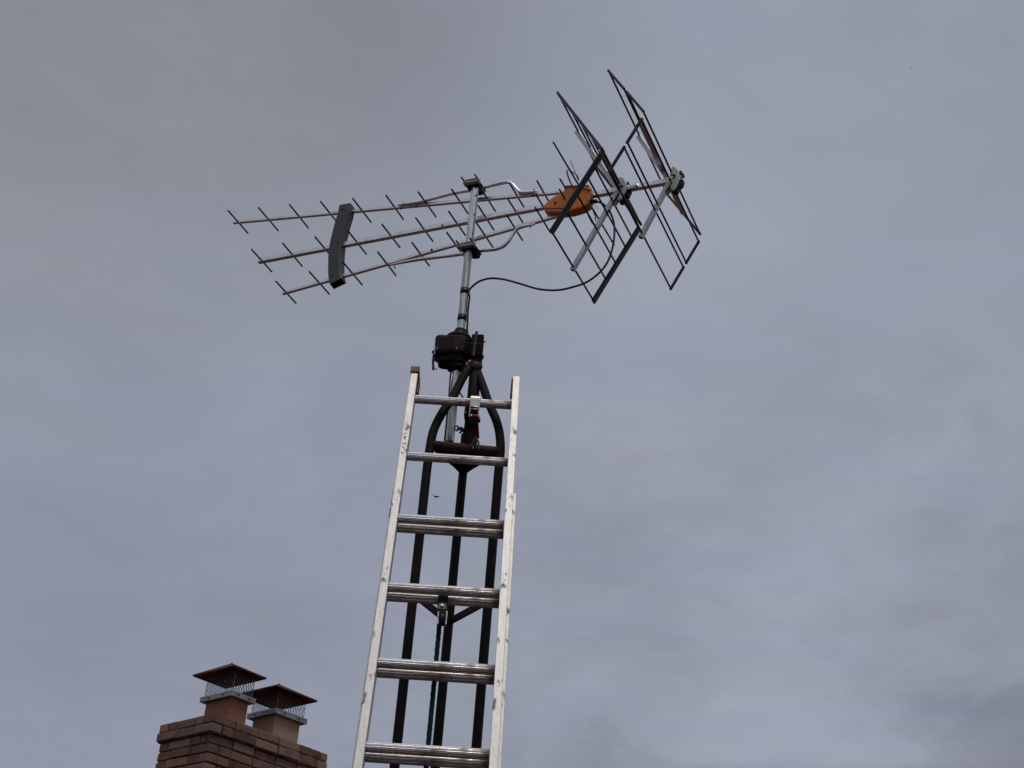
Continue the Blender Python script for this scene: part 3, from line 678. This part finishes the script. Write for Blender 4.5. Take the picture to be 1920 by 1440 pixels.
# hubs
def ZP(pts, off): return [A(980 + x * .1875, 120 + y * .1875, off) for x, y in pts]
def hub(plate, socket, slot_shade, backs, holes, bolt):
    b = MB(); b.prism(ZP(plate, -.030), RV * .008); ho = b.build('hub_plate', 'hub', ant, bevel=.002)
    b = MB(); b.prism(ZP(socket, -.026), RV * .022); so_ = b.build('arm_socket', 'hub', ho, bevel=.0015)
    b = MB(); b.prism(ZP(slot_shade, -.0275), RV * .004); b.build('slot_shade', 'recess_shade', so_)  # black piece paints the shaded gap in the socket
    for bk in backs:
        b = MB(); b.prism(ZP(bk, -.006), RV * .022); b.build('wing_knob', 'black', ho, bevel=.003)
    for (x, y, r_) in holes:
        b = MB(); P = ZP([(x, y)], -.0308)[0]; b.tube([P, P + RV * .004], r_, 12); b.build('hub_hole_shade', 'recess_shade', ho)  # surface disc, blackened as the hole's shade
        b = MB(); b.tube([P - RV * .0006 + BV * .002 - Z * .002, P + RV * .004 + BV * .002 - Z * .002], r_ * .6, 10); b.build('hub_bolt', 'bolt', ho)
    if bolt:
        b = MB(); b.bar(*ZP(bolt, .0), Z, .010, .010); b.build('hub_spacer', 'hub', ho)
hub([(985,1125),(1010,1140),(1030,1180),(1038,1230),(1030,1275),(1005,1310),(985,1345),(965,1368),(945,1360),(948,1340),(968,1300),(960,1265),(948,1230),(945,1180),(955,1140)],
    [(945,1265),(968,1262),(985,1290),(915,1400),(893,1392)], [(958,1285),(972,1300),(912,1396),(903,1385)],
    [[(1036,1175),(1058,1172),(1068,1208),(1040,1212)], [(1030,1250),(1078,1250),(1080,1270),(1066,1285),(1058,1315),(1020,1322),(1012,1290)], [(958,1368),(985,1338),(1010,1312),(1028,1325),(1018,1362),(993,1384),(965,1384)]],
    [(985, 1225, .0085), (961, 1350, .004)], None)
hub([(1505,1018),(1530,1028),(1553,1060),(1565,1110),(1562,1160),(1547,1205),(1525,1240),(1510,1260),(1490,1265),(1474,1245),(1478,1215),(1495,1190),(1478,1150),(1470,1100),(1478,1050)],
    [(1455,1175),(1478,1172),(1495,1205),(1440,1285),(1422,1278)], [(1482,1185),(1495,1195),(1482,1225),(1427,1286),(1422,1275),(1466,1220)],
    [[(1562,1065),(1586,1060),(1596,1080),(1611,1095),(1603,1112),(1580,1112),(1562,1100)], [(1562,1145),(1582,1145),(1610,1155),(1598,1200),(1560,1240),(1543,1280),(1492,1282),(1500,1255),(1540,1205)]],
    [(1502, 1125, .011), (1490, 1243, .004)], [(1572, 1110), (1592, 1140)])
b = MB(); b.bar(A(1180, 353, -.014), A(1192, 351, -.014), Z, .016, .012); b.build('boom_joint', 'hub', ant, bevel=.002)
b = MB(); b.tube([A(1194, 343, -.016), A(1194, 353, -.016)], .006, 10); b.build('joint_bolt', 'bolt', ant)

# coax cable from the box to the mast and down into the rotator
cb = [A(1118, 377.5, -.012), A(1130, 382, -.01), A(1141, 393, 0), A(1149, 410, 0), A(1152, 428, .0), A(1151, 450, .0), A(1146, 474, .0), A(1137, 495, 0), A(1122, 513, 0), A(1100, 529, 0), A(1075, 538, -.005), A(1045, 544, -.01), A(1010, 542, -.02), A(975, 532, -.03), A(945, 524, -.035), A(920, 522, -.04), A(900, 527, -.045), A(887, 536, -.045), A(879, 546, -.048)]
zz0 = cb[-1].z; cx = pm.x + .0215
cb += [V((cx, pm.y - .004, zz0 - .03)), V((cx - .001, pm.y - .004, zz0 - .09)), V((cx + .002, pm.y - .004, zz0 - .15)), V((cx + .003, pm.y - .004, zT + .06)), V((cx + .008, pm.y - .004, zT + .02)), V((cx + .010, pm.y, zT - .01))]
b = MB(); b.tube(smoothpath(cb, 6), .0042, 10)
tag(b.build('coax_cable', 'cable'), 'thin black cable looping from the orange antenna box to the mast', 'cable')
cb2 = [V((pm.x - .012, pm.y - .02, zB - .05)), V((pm.x - .021, pm.y - .012, zB - .08)), V((pm.x - .020, pm.y - .006, zB - .14)), V((pm.x - .019, pm.y, zB - .2)), V((pm.x - .019, pm.y, zbot + .01))]
b = MB(); b.tube(smoothpath(cb2, 5), .003, 8)
tag(b.build('control_cable', 'cable'), 'short black cable running down the lower pole beneath the rotator', 'cable')

# ---------------------------------------------------------------- chimney
CZ = 10.0
CN = C0 + ray(401, 1336) / FPX * CZ; ztopc = CN.z
AR = radians(48.2); eR = V((cos(AR), sin(AR), 0)); eL = V((-sin(AR), cos(AR), 0))     # eR: right face, eL: left face
nR, nL = -eL, -eR
lenR = (onplane(616, 1417, CN, nR) - CN).dot(eR); lenL = (onplane(298, 1363, CN, nL) - CN).dot(eL)
chim = empty('brick_chimney', V((CN.x, CN.y, 0)) + eR * lenR / 2 + eL * lenL / 2, 'brown brick chimney with corbelled top at the lower left', 'chimney')
CH, JT = 0.0680, 0.0095
def course(b, k, ztop, ins, offset):
    """one ring of bricks; ins = inset from cap outline"""
    W_, Dp = lenR - 2 * ins, lenL - 2 * ins; org = CN + eR * ins + eL * ins
    h = CH - JT; bl = 0.203; wd = 0.095
    def brick(o, e, nrm, s0, s1, z):
        if s1 - s0 < .012: return
        j = [random.uniform(-.0036, .0036) for _ in range(4)]
        c = V((o.x, o.y, 0)) + e * ((s0 + s1) / 2 + j[0] * .5) - nrm * (wd / 2 + j[1]); c.z = z - h / 2 + j[2] * .6
        ea_ = (e + nrm * j[3] * 1.5).normalized()
        b.box(c, (ea_, Z, ea_.cross(Z)), ((s1 - s0) / 2 - .0002, h / 2, wd / 2))
    for (o, e, nrm, Lw, q) in ((org, eR, nR, W_, 0), (org, eL, nL, Dp, 1), (org + eL * Dp, eR, -nR, W_, 0), (org + eR * W_, eL, -nL, Dp, 1)):
        # corner brick alternates which wall it belongs to
        lead = (k + q) % 2
        s = 0.0 if lead == 0 else wd + JT; end = Lw if lead == 0 else Lw - wd - JT
        bl = .203; first = bl if lead == 0 else random.uniform(.085, .11)
        while s < end - .02:
            bl = random.uniform(.192, .207)
            e_ = min(s + (first if s < .15 and lead == 1 and s <= wd + JT + .001 else bl), end)
            if end - e_ < .05: e_ = end
            brick(o, e, nrm, s, e_, ztop); s = e_ + JT
z = ztopc; k = 0; b = MB()
cap_in = .0
ins_list = [0.004, 0.0, 0.022]
kz = 0
while z > 2.2:
    ins = ins_list[kz] if kz < 3 else 0.020
    course(b, kz, z, ins, 0); z -= CH; kz += 1
b.build('brickwork', 'brick', chim, bevel=.006)
# mortar core, slightly behind the brick faces
b = MB()
ctr = CN + eR * lenR / 2 + eL * lenL / 2
def core(ins, z1, z0, bb): bb.box(V((ctr.x, ctr.y, (z0 + z1) / 2)), (eR, eL, Z), (lenR / 2 - ins, lenL / 2 - ins, (z1 - z0) / 2))
core(.009, ztopc - .004, ztopc - 2 * CH + .001, b); core(.030, ztopc - 2 * CH, 0, b)
b.build('mortar', 'mortar', chim)
b = MB()
n = 24; base = []; topr = []
for (u_, v_) in ((-1, -1), (1, -1), (1, 1), (-1, 1)):
    base.append(ctr + eR * u_ * (lenR / 2 - .03) + eL * v_ * (lenL / 2 - .03)); topr.append(ctr + eR * u_ * (lenR / 2 - .12) + eL * v_ * (lenL / 2 - .10))
vs = [V((p.x, p.y, ztopc - .006)) for p in base] + [V((p.x, p.y, ztopc + .022)) for p in topr]
b.add(vs, [(0, 1, 2, 3), (4, 5, 6, 7), (0, 1, 5, 4), (1, 2, 6, 5), (2, 3, 7, 6), (3, 0, 4, 7)]); b.build('mortar_crown', 'crown', chim, bevel=.01)

def build_cap(F_, sR, sL, clay, lab, flab, front_lid, rise, hskirt, name='chimney_cap'):
    c = F_ + eR * sR / 2 + eL * sL / 2
    o = empty(name, c, lab, 'chimney cap', 'metal caps on the flues')
    b = MB(); th = .0025; zk = F_.z
    for (cc, e, n_, Lh, W2) in ((c, eR, nR, sR / 2, sL / 2), (c, eL, nL, sL / 2, sR / 2)):
        for s_ in (-1, 1): b.box(V((cc.x, cc.y, zk + hskirt / 2)) + n_ * (W2 - th / 2) * s_, (e, n_, Z), (Lh - (th + .0005 if e is eL else 0), th / 2, hskirt / 2))
    # inner ledge
    for s_ in (-1, 1):
        b.box(V((c.x, c.y, zk + .004)) + nR * (sL / 2 - .02) * s_, (eR, eL, Z), (sR / 2 - .004, .016, .0012))
        b.box(V((c.x, c.y, zk + .0067)) + nL * (sR / 2 - .02) * s_, (eL, eR, Z), (sL / 2 - .004, .016, .0012))
    b.build('skirt', 'capmetal', o)
    # screws
    for e, n_, W2, Lh in ((eR, nR, sL / 2, sR / 2), (eL, nL, sR / 2, sL / 2)):
        for q in (-.45, .45):
            b = MB(); P = V((c.x, c.y, zk + hskirt * .5)) + n_ * W2 + e * Lh * q; b.tube([P, P + n_ * .012], .004, 8); b.ball(P + n_ * .003, .006, 8)
            b.build('screw', 'darkbolt', o)
    # expanded mesh screen, flaring slightly; every strand is real
    mi = .022; hx, hy = sR / 2 - mi, sL / 2 - mi; z0 = zk + hskirt - .012; hm = rise + .012
    b = MB()
    for (e, n_, H1, W2) in ((eR, nR, hx, hy), (eL, nL, hy, hx)):
        for s_ in (-1, 1):
            nd = max(6, int(round(2 * H1 / .0135))); st = 2 * H1 / nd; rows = max(3, int(round(hm / .026))); rh = hm / rows
            o_ = V((c.x, c.y, z0)) + n_ * W2 * s_
            for i_ in range(nd):
                for j_ in range(rows):
                    x0, x1 = -H1 + i_ * st, -H1 + (i_ + 1) * st; a_0, a_1 = o_ + Z * rh * j_, o_ + Z * rh * (j_ + 1)
                    p, q = ((a_0 + e * x0, a_1 + e * x1) if (i_ + j_) % 2 == 0 else (a_0 + e * x1, a_1 + e * x0))
                    b.tube([p, q], .0015, 3, smooth=False, caps=False)
    for s1 in (-1, 1):
        for s2 in (-1, 1):
            P = V((c.x, c.y, z0)) + eR * hx * s1 + eL * hy * s2; b.tube([P, P + Z * hm], .0018, 4, smooth=False, caps=False)
    b.build('screen', 'mesh', o)
    # lid: shallow pyramid, sheet, with folded rim and a knob ridge
    zl = zk + hskirt + rise; LR_, LL_, hp, dxl = front_lid; cl_ = c; c = c + X * dxl
    b = MB(); n = 4
    for layer in (0, 1):
        zo = -.0015 * layer; ins = .0008 * layer
        ring = [V((c.x, c.y, zl + zo)) + eR * (LR_ - ins) * u_ + eL * (LL_ - ins) * v_ for u_, v_ in ((-1, -1), (1, -1), (1, 1), (-1, 1))]
        ap = V((c.x, c.y, zl + hp + zo)); b.add(ring + [ap], [(0, 1, 4), (1, 2, 4), (2, 3, 4), (3, 0, 4)])
    lidk = b.build('lid', 'caplid', o)
    b = MB(); ring = [V((c.x, c.y, zl)) + eR * LR_ * u_ + eL * LL_ * v_ for u_, v_ in ((-1, -1), (1, -1), (1, 1), (-1, 1))]
    for i_ in range(4):
        p, q = ring[i_], ring[(i_ + 1) % 4]; b.bar(p + (p - q).normalized() * .001 - Z * .004, q - (p - q).normalized() * .001 - Z * .004, Z, .010, .002)
    # raised hip folds meeting at the point
    for i_ in range(4): b.bar(ring[i_], V((c.x, c.y, zl + hp + .002)), Z, .006, .003)
    b.ball(V((c.x, c.y, zl + hp + .003)), (.008, .008, .007), 8)
    b.build('lid_fold', 'caplid', lidk)
    c = cl_
    # flue liner below (part of the chimney)
    b = MB(); fr = .92; fx_, fy_ = sR / 2 - .034, sL / 2 - .034
    ringo = [(-1, -1), (1, -1), (1, 1), (-1, 1)]
    def fl(z_, s_): return [V((c.x, c.y, z_)) + eR * (fx_ * s_) * u_ + eL * (fy_ * s_) * v_ for u_, v_ in ringo]
    vs = fl(ztopc - .3, 1) + fl(zk + .01, 1) + fl(zk + .01, .86) + fl(ztopc - .3, .86)
    b.add(vs, [(4 * i_ + j, 4 * i_ + (j + 1) % 4, 4 * ((i_ + 1) % 4) + (j + 1) % 4, 4 * ((i_ + 1) % 4) + j) for i_ in range(4) for j in range(4)])
    b.build('flue_liner', clay, chim, bevel=.008, label=flab)
    return c, zl
def cap_from_px(corner, left, right, off, clay, lab, flab, apex, lidleft, lidright, lidnear, skirt_top):
    P0 = CN + eL * off
    F_ = onplane(*corner, P0, nR); sR = (onplane(*right, F_, nR) - F_).dot(eR); sL = (onplane(*left, F_, nL) - F_).dot(eL)
    sq = (sR + sL) / 2
    hs = (onplane(*skirt_top, F_, nR) - F_).z
    c = F_ + eR * sR / 2 + eL * sL / 2
    # apex above the centre: vertical line through c
    n_ = V((c.x, c.y, 0)) - V((C0.x, C0.y, 0)); n_.z = 0; n_.normalize()
    az_ = onplane(*apex, c, n_).z
    # size, shift and height of the lid from its near, left and right corners
    import numpy as np
    tgt = np.array([lidnear, lidleft, lidright], float).ravel()
    def prj(P): d = P - C0; q = d.dot(CF); return (960 + FPX * d.dot(CR) / q, 720 - FPX * d.dot(CU) / q)
    def model(q):
        o_ = []
        for u_, v_ in ((-1, -1), (-1, 1), (1, -1)):
            P = V((c.x + q[0], c.y, q[1])) + eR * q[2] * u_ + eL * q[3] * v_; o_ += list(prj(P))
        return np.array(o_) - tgt
    q = np.array([0., F_.z + hs + .08, .2, .2])
    for _ in range(12):
        f0 = model(q); J = np.array([(model(q + np.eye(4)[i] * 1e-5) - f0) / 1e-5 for i in range(4)]).T
        q = q - np.linalg.lstsq(J, f0, rcond=None)[0]
    lc = V((c.x + q[0], c.y, q[1])); nn_ = V((lc.x, lc.y, 0)).normalized()
    pk = onplane(*apex, lc, nn_).z - q[1]
    print('cap', round(sR, 3), round(sL, 3), 'skirt', round(hs, 3), 'lid', q.round(3), 'rise', round(q[1] - F_.z - hs, 3), 'peak', round(pk, 3), 'err', abs(f0).max())
    build_cap(F_, sR, sL, clay, lab, flab, (q[2], q[3], min(max(pk * .85, .03), .10), q[0]), q[1] - F_.z - hs, hs)
print('chimney', round(lenR, 3), round(lenL, 3), ztopc)
cap_from_px((434, 1303), (373, 1322), (478.5, 1321), .10, 'claydark', 'metal chimney cap with dark red lid, higher and nearer the corner of the brick stack', 'orange brown clay flue', (441, 1241.5), (362.5, 1269), (500, 1271), (437, 1244), (434, 1293))
cap_from_px((516.5, 1336), (461, 1354), (575, 1361), .10, 'claypale', 'metal chimney cap on the pale flue, lower and farther along the stack', 'pale buff clay flue', (519, 1277.5), (444, 1307), (595.5, 1312.5), (517, 1280.5), (516.5, 1326))

# ---------------------------------------------------------------- flying insects
def insect(px, py, Yd, size, label, flip=1):
    c = atY(px, py, Yd); b = MB()
    b.ball(c, (size * .5, size * .22, size * .2), 12, ax=(CR, CF, CU)); b.ball(c + CR * size * .48 * flip, (size * .16,) * 3, 8)
    o = empty('insect', c, label, 'insect', 'insects flying in the air')
    b.build('body', 'insect', o)
    b = MB(); 
    for (dx, dy, r1) in ((-.75, .38, .40), (-.05, -.34, .2)):
        p = c + CR * size * dx * flip + CU * size * dy; r0 = c + CR * size * -.1 * flip + CU * size * .05; t = (p - r0).normalized()
        b.ball((p + r0) / 2 if r1 < .3 else p, (size * r1, size * .09 if r1 > .3 else size * .14, size * .015), 10, ax=(t, t.cross(CF), CF))
    b.build('wing', 'wing', o)
insect(818, 931, 3.1, .0108, 'dark insect with smoky wings hovering inside the ladder between the tower legs')
insect(1709, 128, 6, .008, 'tiny dark insect speck alone in the upper right sky')
insect(1777, 681, 6, .006, 'tiny dark insect speck in the open sky at the right edge')
insect(163, 411, 6, .006, 'tiny dark insect speck in the open sky far left of the antenna')
